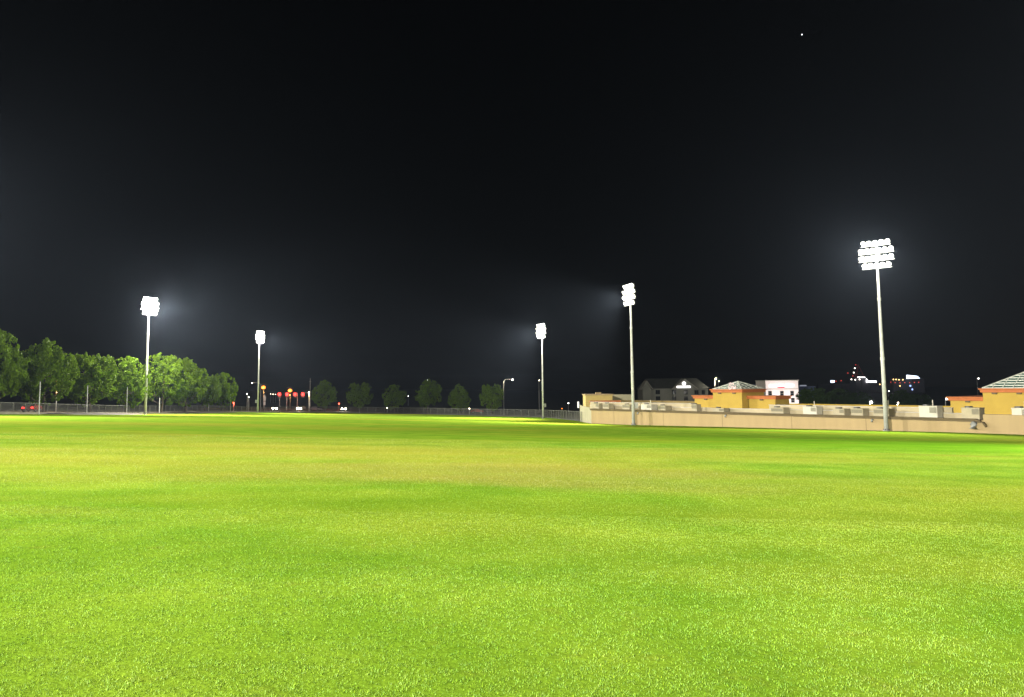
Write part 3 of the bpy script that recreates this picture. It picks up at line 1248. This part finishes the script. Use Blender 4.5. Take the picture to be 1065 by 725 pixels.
street_lamp(262, 398.6, 262, G_WARM, 'street lamp on a curved arm just left of the second left floodlight pole', .22, arm=2.9)
street_lamp(274, 403, 285, G_ORANGE, 'glowing orange lamp right of the second left floodlight pole', 1.15, power=1800, colr=(1, .4, .08))
street_lamp(301.6, 406.2, 292, G_ORANGE, 'glowing orange lamp above the red traffic lights', 1.15, power=1800, colr=(1, .4, .08))
street_lamp(256.8, 409.6, 270, G_LAMP, 'higher of two small white lamps left of the second left floodlight pole', .16)
street_lamp(258.6, 413, 266, G_LAMP, 'lower of two small white lamps left of the second left floodlight pole', .18)
for q, px in enumerate((281.5, 284, 286.5)):
    street_lamp(px, 409.6 + .3 * q, 420, G_WARM, ['left lamp of the tiny row left of the red lights', 'middle lamp of the tiny row left of the red lights', 'right lamp of the tiny row left of the red lights'][q], .18)
street_lamp(533, 394.8, 258, G_LAMP, 'tall street lamp with a curved arm, alone right of the far trees', .30, arm=-2.9, power=3000)
street_lamp(444.6, 395.6, 400, G_LAMP, 'small far lamp above the larger round middle tree', .28)
street_lamp(424.5, 412, 380, G_LAMP, 'tiny far lamp left of the larger round middle tree', .16)
street_lamp(402.7, 424.2, 268, G_WARM, 'low bright lamp beneath the third round tree', .26)
street_lamp(488.2, 425, 256, G_WARM, 'low orange lamp left of the tree beside the curved street lamp', .24)
street_lamp(584.5, 425, 300, G_ORANGE, 'low orange lamp left of the beige wall corner', .30)
street_lamp(591.2, 419.3, 330, G_LAMP, 'small white lamp just left of the beige wall corner', .22)
street_lamp(560.9, 395.6, 300, G_WARM, 'tiny lamp beside the farthest right floodlight pole', .2)
street_lamp(58, 396.8, 150, G_ORANGE, 'orange lamp shining through the second tree of the left row', .16, power=2500, colr=(1, .4, .1))
street_lamp(744.5, 394, 330, G_WARM, 'larger of two bright lamps above the left wing of the centre tower', .38, power=2500)
street_lamp(748, 396.4, 400, G_WARM, 'smaller of two lamps above the left wing of the centre tower', .26)
street_lamp(905.6, 418.6, 210, G_LAMP, 'brightest low lamp behind the roof, left of the nearest floodlight pole', .50, power=6000, colr=(1, .95, .85))
street_lamp(934, 419, 240, G_WARM, 'low lamp behind the roof, right of the nearest floodlight pole', .26, power=800)
street_lamp(924.5, 407, 400, G_LAMP, 'small far lamp touching the nearest floodlight pole', .26)
street_lamp(1017.7, 393.7, 420, G_LAMP, 'far lamp high above the right tower wing', .34)
street_lamp(984.5, 415, 200, G_LAMP, 'bright lamp peeking past the left end of the right tower wing', .3)
street_lamp(919.5, 421.5, 260, G_WARM, 'tiny lamp just above the roof edge left of the nearest pole', .12)


def traffic_signal(px, py, Y, mast_px, lab, tall=False):
    h = at(px, py, Y)
    foot = on_ground(mast_px, Y)
    zf = terrain_z(foot.x, foot.y)
    o = empty('traffic_signal', (foot.x, foot.y, zf), 0, lab, 'traffic light', 'red traffic lights at the crossing beyond the fence')
    dx, hz = h.x - foot.x, h.z - zf
    b = MB()
    if abs(dx) > .6:
        b.tube([(0, 0, -.2), (0, 0, hz + .5)], [.12, .1], 8)
        b.tube([(0, 0, hz + .45), (dx, 0, hz + .6)], [.08, .05], 8)
    else:
        b.tube([(0, 0, -.2), (0, .2, hz - .6)], .08, 8)
    b.build('pole', M['galv'], o)
    b = MB()
    b.box((dx - .55, -.12, hz - 1.1), (dx + .55, .18, hz + .64))
    ho = b.build('housing', M['dark_steel'], o)
    b = MB()
    b.tube([(dx, -.125, hz), (dx, -.16, hz)], .60, 12)
    b.build('red_lens', G_RED, ho)
    for k, zz in enumerate((-.76, -.95)):
        b = MB()
        b.tube([(dx, -.125, hz + zz), (dx, -.15, hz + zz)], .09, 12)
        b.build('amber_lens' if k == 0 else 'green_lens', M['dark_glass'], ho)
    lamp('signal_light', 'POINT', (dx, -.5, hz), 250, (1, .04, .03), o, .15)
    return o


traffic_signal(290.7, 410, 278, 290.5, 'leftmost red traffic light on its own post')
traffic_signal(298.6, 410, 278, 298, 'second red traffic light from the left')
traffic_signal(306.8, 410, 284, 309, 'third red traffic light from the left, below the orange lamp')
traffic_signal(315, 410, 284, 321.6, 'rightmost red traffic light hung from the tall mast')
street_lamp(321.3, 408.2, 276, G_WARM, 'warm lamp on the tall mast right of the red lights', .3, power=1200, colr=(1, .7, .35))
# tall thin mast
p = on_ground(322.2, 272)
zf = terrain_z(p.x, p.y)
o = empty('tall_mast', (p.x, p.y, zf), 0, 'tall thin bare mast right of the red traffic lights', 'mast')
zt = at(322.4, 393.5, 272).z
b = MB()
b.tube([(0, 0, -.2), (0, 0, zt - zf)], [.16, .07], 8)
b.build('shaft', M['galv'], o)
b = MB()
b.tube([(-.4, 0, zt - zf - 1.2), (.4, 0, zt - zf - 1.2)], .04, 6)
b.build('crossbar', M['galv'], o)

# road sign: tall white plates on a post
p = on_ground(275, 256)
zf = terrain_z(p.x, p.y)
o = empty('road_sign', (p.x, p.y, zf), 0, 'white road sign with two plates on a post near the left traffic lights', 'road sign')
b = MB()
b.tube([(0, 0, -.2), (0, 0, 5.6)], .05, 6)
b.build('post', M['galv'], o)
b = MB()
b.prism([(-.0, -.09), (.42, -.09), (.42, -.07), (0, -.07)], 0, 1)
b = MB()
b.add([(0, -.09, 5.7), (.45, -.09, 4.9), (.4, -.09, 3.6), (-.4, -.09, 3.6), (-.45, -.09, 4.9),
       (0, -.06, 5.7), (.45, -.06, 4.9), (.4, -.06, 3.6), (-.4, -.06, 3.6), (-.45, -.06, 4.9)],
      [(4, 3, 2, 1, 0), (5, 6, 7, 8, 9), (0, 1, 6, 5), (1, 2, 7, 6), (2, 3, 8, 7), (3, 4, 9, 8), (4, 0, 5, 9)])
b.build('upper_plate', M['sign_white'], o)
b = MB()
b.box((-.35, -.09, 2.2), (.35, -.06, 3.4))
b.build('lower_plate', M['sign_white'], o)


# ------------------------------------------------------------------ cars
def car(px, Y, rz, body, lights, lab, z=None):
    p = on_ground(px, Y)
    zf = terrain_z(p.x, p.y) + .30
    o = empty('parked_car' if lights == 'tail' else 'car', (p.x, p.y, zf), rz, lab, 'car')
    # local: front faces -Y
    b = MB()
    prof = [(-2.2, .35), (-2.25, .62), (-2.0, .80), (-1.1, .92), (-.5, 1.38), (.9, 1.42), (1.6, .98), (2.15, .92), (2.25, .6), (2.2, .35)]
    n = len(prof)
    vs = []
    for sx, inset in ((-.86, 0), (.86, 0)):
        for y, z_ in prof:
            k = .12 if z_ > 1.0 else 0
            vs.append((sx * (1 - k), y, z_))
    fs = [tuple(range(n)), tuple(range(n, 2 * n))[::-1]] + [((i + 1) % n, i, n + i, n + (i + 1) % n) for i in range(n)]
    b.add(vs, fs)
    bo = b.build('body', body, o)
    g_ = MB()
    g_.add([(-.70, -1.04, .97), (.70, -1.04, .97), (.64, -.56, 1.34), (-.64, -.56, 1.34)], [(0, 1, 2, 3)])
    for v in range(4):
        x, y, z_ = g_.v[v]
        g_.v[v] = (x, y - .05, z_ + .02)
    g_.add([(-.70, 1.55, 1.04), (.70, 1.55, 1.04), (.64, .98, 1.41), (-.64, .98, 1.41)], [(3, 2, 1, 0)])
    for sx in (-1, 1):
        g_.add([(sx * .80, -.9, 1.02), (sx * .80, 1.2, 1.02), (sx * .775, .8, 1.35), (sx * .775, -.45, 1.32)], [(0, 1, 2, 3)])
    g_.build('window', M['dark_glass'], bo)
    for sx in (-.80, .80):
        for y in (-1.35, 1.35):
            w = MB()
            w.tube([(sx - .11, y, .32), (sx + .11, y, .32)], .32, 14)
            wo = w.build('wheel', M['tyre'], o)
            w = MB()
            w.tube([(sx + .112 * (1 if sx > 0 else -1), y, .32), (sx + .125 * (1 if sx > 0 else -1), y, .32)], .19, 10)
            w.build('rim', M['car_silver'], wo)
        h = MB()
        s_ = .32 if lights == 'head' else .12
        h.tube([(sx * .78, -2.255, .66), (sx * .78, -2.29, .66)], s_, 10)
        h.build('headlight', G_HEAD if lights == 'head' else M['dark_glass'], o)
        t = MB()
        t.box((sx * .78 - .17, 2.255, .62), (sx * .78 + .17, 2.29, .82))
        t.build('tail_light', G_RED if lights == 'tail' else M['red_sign'], o)
    if lights == 'head':
        l = lamp('headlight_beam', 'POINT', (0, -2.7, .66), 900, (1, .86, .62), o, .2)
    return o


car(287, 274, .12, M['car_dark'], 'head', 'left car facing us with both headlights on below the red lights')
car(313.4, 276, -.1, M['car_silver'], 'head', 'car facing us with headlights on at the foot of the tall mast')
car(358.6, 275, .05, M['car_dark'], 'head', 'car with headlights on between the first two round trees')
car(33, 122, PI + .3, M['car_red'], 'tail', 'red car behind the left fence with a lit tail light')
car(496.5, 268, 1.5, M['car_red'], 'none', 'reddish car shape standing in for a red-lit building left of the curved street lamp')  # red body colour stands in for red light on a building
car(328.5, 266, 1.2, M['car_silver'], 'none', 'pale car parked right of the tall mast behind the fence')
# round red warning lamps low by the road
for px, py, Y, lab in ((352.6, 420, 282, 'low red signal lamp between the first two round trees'), (242.8, 419.3, 250, 'low red signal lamp at the right end of the tree row')):
    p = on_ground(px, Y)
    zf = terrain_z(p.x, p.y)
    hz = at(px, py, Y).z - zf
    o = empty('signal_post', (p.x, p.y, zf), 0, lab, 'signal lamp', 'low red signal lamps beyond the fence')
    b = MB()
    b.tube([(0, 0, -.2), (0, 0, hz - .25)], .06, 6)
    b.build('post', M['galv'], o)
    b = MB()
    b.box((-.25, .0, hz - .25), (.25, .25, hz + .28))
    b.build('housing', M['dark_steel'], o)
    b = MB()
    b.tube([(0, -.002, hz), (0, -.06, hz)], .2, 10)
    b.build('red_lens', G_RED, o)
    lamp('signal_light', 'POINT', (0, -.4, hz), 700, (1, .08, .04), o, .15)

# ------------------------------------------------------------------ buildings beyond the shopping centre
GZ = -10.0


def facing(px, Y):
    p = at(px, 400, Y)
    return p


def bframe(name, px, Y, lab, rz=0.0):
    p = at(px, 400, Y)
    return empty(name, (p.x, p.y, GZ), rz, lab, 'building')


def lx(px, px0, Y):
    return (px - px0) * Y / F


def lz(px, py, Y):
    return at(px, py, Y).z - GZ


# dark gabled hotel
Y = 330
H0 = bframe('gabled_hotel', 703, Y, 'dark grey gabled hotel with a white lit sign beyond the roof')
x0, x1 = lx(669, 703, Y), lx(736, 703, Y)
ze, zr = lz(703, 404, Y), lz(703, 393.5, Y)
b = MB()
b.box((x0, 0, 0), (x1, 15, ze))
b.build('wall', M['hotel_wall'], H0)
b = MB()
e = .5
b.add([(x0 - e, -e, ze + .003), (x1 + e, -e, ze + .003), (x1 + e, 15 + e, ze + .003), (x0 - e, 15 + e, ze + .003), (x0 + 2.5, 7.5, zr), (x1 - 3, 7.5, zr)],
      [(0, 1, 5, 4), (2, 3, 4, 5), (1, 2, 5), (3, 0, 4), (3, 2, 1, 0)])
b.build('roof', M['hotel_roof'], H0)
# front gable and small left gable
for px, hw, apy, dep in ((711.5, 12, 395, 1.6), (672.5, 4.5, 397, 1.2)):
    cx = lx(px, 703, Y)
    w = hw * Y / F
    za = lz(px, apy, Y)
    b = MB()
    pf = [(cx - w, 0), (cx + w, 0), (cx + w, ze - .2), (cx, za), (cx - w, ze - .2)]
    b.add([(x, -dep, z_) for x, z_ in pf] + [(x, 5, z_) for x, z_ in pf],
          [(0, 1, 2, 3, 4), (9, 8, 7, 6, 5)] + [(i, 5 + i, 5 + (i + 1) % 5, (i + 1) % 5) for i in range(5)])
    gb = b.build('gable', M['hotel_wall'], H0)
    b = MB()
    for sgn in (-1, 1):
        a0 = Vector((cx + sgn * (w + .6), -dep - .4, ze - .55))
        a1 = Vector((cx, -dep - .4, za + .1))
        a2 = Vector((cx, 6, za + .1))
        a3 = Vector((cx + sgn * (w + .6), 6, ze - .55))
        up = Vector((0, 0, .35))
        b.add([a0, a1, a2, a3, a0 + up, a1 + up, a2 + up, a3 + up], [(0, 1, 2, 3), (7, 6, 5, 4), (0, 4, 5, 1), (1, 5, 6, 2), (2, 6, 7, 3), (3, 7, 4, 0)])
    b.build('gable_roof', M['trim'], gb)
for px, y0, y1, w, dp in ((684, 405.8, 409.8, 4, 0), (700, 405.8, 409.8, 3.4, 1.6), (712, 406, 410, 3.6, 1.6), (723, 406, 410, 3.6, 1.6),
                          (684, 412.5, 416.5, 4, 0), (700, 412.5, 416, 3.4, 1.6), (712, 412.5, 416.5, 3.6, 1.6), (723, 412.5, 416.5, 3.6, 1.6), (731, 406, 410, 2.6, 0)):
    cx = lx(px, 703, Y)
    hw = w * Y / F / 2
    z0, z1 = lz(px, y1, Y), lz(px, y0, Y)
    b = MB()
    d0 = dp
    for a0, a1, b0, b1 in ((-hw - .15, hw + .15, z0 - .15, z0), (-hw - .15, hw + .15, z1, z1 + .15), (-hw - .15, -hw, z0, z1), (hw, hw + .15, z0, z1), (-.06, .06, z0, z1)):
        b.box((cx + a0, -d0 - .10, b0), (cx + a1, -d0 - .004, b1))
    f = b.build('window_frame', M['hotel_roof'], H0)
    b = MB()
    b.box((cx - hw, -d0 - .05, z0), (cx + hw, -d0 - .003, z1))
    b.build('pane', M['dark_glass'], f)
SG = empty('hotel_sign', (0, 0, 0), 0, 'white lit sign bar below a round emblem on the hotel gable', 'sign')
pt = at(711, 402.4, Y - 1.9)
SG.location = pt
w = 7.0 * Y / F
b = MB()
b.box((-w, -.1, -.42), (w, .12, .42))
b.build('lit_face', G_WHITE, SG)
b = MB()
for zz in (-.50, .42):
    b.box((-w - .08, -.14, zz + .002), (w + .08, .14, zz + .078))
b.build('sign_rim', M['dark_steel'], SG)
b = MB()
ez = 1.45
b.tube([(.2, -.12, ez), (.2, .1, ez)], .75, 18)
b.build('emblem', G_WHITE, SG)

# white building with lit sign row
Y = 300
WB = bframe('white_building', 813, Y, 'brightly lit white building with a lit sign row and red emblem')
x0, x1 = lx(796.3, 813, Y), lx(830, 813, Y)
zt = lz(813, 396.2, Y)
b = MB()
b.box((x0, 0, 0), (x1, 12, zt))
b.build('wall', M['white_wall'], WB)
b = MB()
b.box((x0 - .25, -.25, zt + .002), (x1 + .25, 12.25, zt + .35))
b.build('cornice', M['trim'], WB)
zb = lz(813, 404.6, Y)
b = MB()
b.box((x0 - .08, -.14, zb - .14), (x1 + .08, -.003, zb + .14))
b.build('string_course', M['trim'], WB)
for px, y0, y1 in ((800.5, 406.8, 411), (812.8, 406.8, 411.4), (823.3, 406.8, 411.4), (813.2, 414, 418.6), (823.8, 414, 418.6), (801, 414, 418.6)):
    cx = lx(px, 813, Y)
    hw = 1.7 * Y / F
    z0, z1 = lz(px, y1, Y), lz(px, y0, Y)
    b = MB()
    for a0, a1, b0, b1 in ((-hw - .12, hw + .12, z0 - .16, z0), (-hw - .12, hw + .12, z1, z1 + .12), (-hw - .12, -hw, z0, z1), (hw, hw + .12, z0, z1), (-hw, hw, (z0 + z1) / 2 - .04, (z0 + z1) / 2 + .04)):
        b.box((cx + a0, -.11, b0), (cx + a1, -.003, b1))
    f = b.build('window_frame', M['trim'], WB)
    b = MB()
    b.box((cx - hw, -.05, z0), (cx + hw, -.002, z1))
    b.build('pane', M['dark_glass'], f)
SB = empty('shop_sign', at(812.5, 401, Y - .25), 0, 'row of white lit sign panels with a red emblem on the white building', 'sign')
for a0, a1, mm in ((800.2, 808.2, G_WHITE), (808.9, 815.6, G_WHITE), (816.6, 825.2, G_COOL)):
    b = MB()
    b.box((lx(a0, 812.5, Y), -.12, -.36), (lx(a1, 812.5, Y), .12, .42))
    b.build('lit_panel', mm, SB)
b = MB()
b.add([(-1.55, -.16, -.95), (1.3, -.16, -.95), (1.0, -.16, -.38), (-.8, -.16, -.38), (-1.55, .1, -.95), (1.3, .1, -.95), (1.0, .1, -.38), (-.8, .1, -.38)],
      [(0, 1, 2, 3), (7, 6, 5, 4), (0, 4, 5, 1), (1, 5, 6, 2), (2, 6, 7, 3), (3, 7, 4, 0)])
b.build('red_emblem', G_REDSIGN, SB)
# unseen lamps added before it to brighten the white wall
for dx in (-3.5, 3.5):
    o = empty('added_flood_lamp', (WB.location.x + dx, WB.location.y - 13, GZ), 0, 'low unseen floodlamp added to brighten the white building, ' + ('left of the pair' if dx < 0 else 'right of the pair'), 'floodlamp', 'unseen floodlamps added at the foot of the white building')
    b = MB()
    b.tube([(0, 0, -.2), (0, 0, 1.2)], .06, 8)
    b.build('post', M['dark_steel'], o)
    b = MB()
    b.box((-.3, -.15, 1.201), (.3, .15, 1.6))
    b.build('housing', M['dark_steel'], o)
    b = MB()
    b.box((-.26, .151, 1.25), (.26, .17, 1.56))
    b.build('lens', G_LAMP, o)
    l = lamp('added_wash_light', 'SPOT', (0, .4, 1.7), 6800, (1, .86, .85), o, .3)
    l.data.spot_size = math.radians(120)
    l.data.spot_blend = .6
    l.rotation_euler = (math.radians(90 + 32), 0, 0)

# blue-grey building behind
Y = 345
BB = bframe('blue_building', 815, Y, 'blue grey box building showing either side of the white building')
b = MB()
b.box((lx(785.5, 815, Y), 0, 0), (lx(848, 815, Y), 14, lz(815, 402, Y)))
b.build('wall', M['navy'], BB)
b = MB()
b.box((lx(785.5, 815, Y) - .1, -.1, lz(815, 402, Y) + .002), (lx(795, 815, Y), 14, lz(790, 399.5, Y)))
b.build('raised_end', M['navy'], BB)
b = MB()
b.box((lx(831.5, 815, Y), -.2, lz(835, 401.8, Y)), (lx(838.5, 815, Y), -.003, lz(835, 400.4, Y)))
b.build('lit_band', glow('dim_lit_band', (.6, .65, .8), .35), BB)

# far dark complex with many lights
Y = 760
CB = bframe('far_complex', 910, Y, 'far dark building complex dotted with small coloured lights')
zc = lambda py: lz(910, py, Y)
b = MB()
b.box((lx(868, 910, Y), 0, 0), (lx(960, 910, Y), 40, zc(399)))
b.build('main_block', M['casino'], CB)
b = MB()
b.box((lx(884, 910, Y), -4, 0), (lx(900, 910, Y), -.01, zc(393.5)))
b.build('front_block', M['casino'], CB)
b = MB()
b.box((lx(926, 910, Y), -6, 0), (lx(958, 910, Y), -.01, zc(394.2)))
b.build('right_block', M['casino'], CB)
b = MB()
mx_ = lx(888.8, 910, Y)
for dx, dy in ((-5, -2), (5, -2), (0, 4)):
    b.tube([(mx_ + dx, -10 + dy, zc(393)), (mx_, -10, zc(379))], .3, 5)
for f in (.25, .5, .75):
    zz = zc(393) + (zc(379) - zc(393)) * f
    k = 1 - f
    for (a0, a1), (c0, c1) in (((-5, -2), (5, -2)), ((5, -2), (0, 4)), ((0, 4), (-5, -2))):
        b.tube([(mx_ + a0 * k, -10 + a1 * k, zz), (mx_ + c0 * k, -10 + c1 * k, zz)], .2, 4)
b.build('mast', mat('red_painted_mast', (.30, .04, .04), .7, 0, .1, 1), CB)
b = MB()
b.box((lx(883, 910, Y), -16, 0), (lx(895, 910, Y), -4.01, zc(393)))
b.build('mast_base', M['casino'], CB)
G_DIMRED = glow('dim_red_lamp', (1.0, .08, .06), 1.6)
G_SMALLW = glow('small_white_lamp', (1, .9, .8), 5)


def spot_lamps(name, m, pts, r):
    for px, py in pts:
        q = at(px, py, Y - 17)
        ball(r, 8, 5).build(name, m, CB, loc=(q.x - CB.location.x, q.y - CB.location.y, q.z - GZ))


spot_lamps('white_lamp', G_SMALLW, [(889, 383), (888, 387.5), (889.5, 395), (885.5, 394.6), (894, 394.6)], .62)
spot_lamps('red_lamp', G_DIMRED, [(874.8, 396), (869.5, 396.5), (881.8, 388), (887, 391), (890, 379.5), (926.5, 397.5), (931, 398), (936, 398.2), (941, 398), (946, 398), (951, 397.8), (955.5, 397.6)], .45)
spot_lamps('amber_lamp', G_AMBER, [(929.2, 394.7), (932, 394.7), (935, 395), (939, 395), (915, 399.8), (936, 401.4)], .6)
spot_lamps('blue_lamp', G_BLUE, [(946.8, 401.3), (949, 405)], .9)
SIGNG = 'lit signs on the far complex'
for pts, m, lab in (([(864, 395.6), (868, 395.6), (868, 398), (864, 398)], G_COOL, 'small white lit sign at the left end of the far complex'),
                    ([(892, 391.8), (900, 392), (900, 392.9), (892, 392.7)], G_WHITE, 'thin white lit bar right of the red mast'),
                    ([(901, 393.5), (903.2, 395.8), (911.8, 396), (911.8, 398), (901, 397.8)], G_WHITE, 'white wedge shaped lit sign left of the nearest floodlight pole'),
                    ([(943, 389.9), (954, 391), (957, 393.6), (943, 394)], G_COOL, 'large blue white lit sign at the right end of the far complex')):
    ps = [at(px, py, Y - 18) for px, py in pts]
    c0 = sum(ps, Vector()) / len(ps)
    o = empty('lit_sign', c0, 0, lab, 'sign', SIGNG)
    n = len(ps)
    b = MB()
    b.add([q - c0 for q in ps] + [q - c0 + Vector((0, .6, 0)) for q in ps],
          [tuple(range(n))[::-1], tuple(range(n, 2 * n))] + [(i, (i + 1) % n, n + (i + 1) % n, n + i) for i in range(n)])
    b.build('lit_face', m, o)
    b = MB()
    b.tube([(0, .65, -1), (0, .65, GZ - c0.z)], .4, 6)
    b.build('support', M['dark_steel'], o)

# a bright star
q = at(834, 36, 2600)
o = ball(1.9, 8, 6).build('star', G_STAR, loc=q)
tag(o, 'single bright white star high in the black sky at right', 'star')

# ------------------------------------------------------------------ haze
HZ = 25.2
b = MB()
b.box((-1650, -1650, -13), (1650, 1900, HZ))
hz = b.build('haze', None or m_terr)
hm = bpy.data.materials.new('night_haze')
hm.use_nodes = True
nt = hm.node_tree
nt.nodes.remove(nt.nodes['Principled BSDF'])
pv = nt.nodes.new('ShaderNodeVolumePrincipled')
pv.inputs['Color'].default_value = (.60, .74, 1.0, 1)
pv.inputs['Density'].default_value = .00007
pv.inputs['Anisotropy'].default_value = .65
nt.links.new(pv.outputs[0], nt.nodes['Material Output'].inputs['Volume'])
hm.cycles.homogeneous_volume = True
hm.cycles.volume_sampling = 'MULTIPLE_IMPORTANCE'
hz.data.materials.clear()
hz.data.materials.append(hm)
tag(hz, kind='stuff')

# ------------------------------------------------------------------ night sky, camera, render settings
w = bpy.data.worlds.new('World')
S.world = w
w.use_nodes = True
nt = w.node_tree
sky = nt.nodes.new('ShaderNodeTexSky')
sky.sky_type = 'NISHITA'
sky.sun_disc = False
sky.sun_elevation = math.radians(6)
sky.sun_rotation = math.radians(60)
hs = nt.nodes.new('ShaderNodeHueSaturation')
hs.inputs['Saturation'].default_value = .45
nt.links.new(sky.outputs[0], hs.inputs['Color'])
nt.links.new(hs.outputs[0], nt.nodes['Background'].inputs['Color'])
nt.nodes['Background'].inputs['Strength'].default_value = .0002

cam = bpy.data.cameras.new('camera')
cam.sensor_width = 36
cam.lens = 36 * F / 1065
cam.shift_y = -37 / 1065
cam.clip_start = .1
cam.clip_end = 6000
co = bpy.data.objects.new('camera', cam)
COL.objects.link(co)
co.matrix_world = Matrix.Translation(EYE) @ CR.to_4x4()
S.camera = co

S.view_settings.view_transform = 'Standard'
S.view_settings.look = 'None'
S.view_settings.exposure = 0
S.view_settings.gamma = 1
S.render.engine = 'CYCLES'
S.cycles.use_denoising = True
S.cycles.max_bounces = 4
S.cycles.diffuse_bounces = 2
S.cycles.glossy_bounces = 2
S.cycles.transparent_max_bounces = 12
S.cycles.volume_bounces = 0
S.cycles.sample_clamp_indirect = 3
S.cycles.use_adaptive_sampling = True
S.cycles.adaptive_threshold = .01
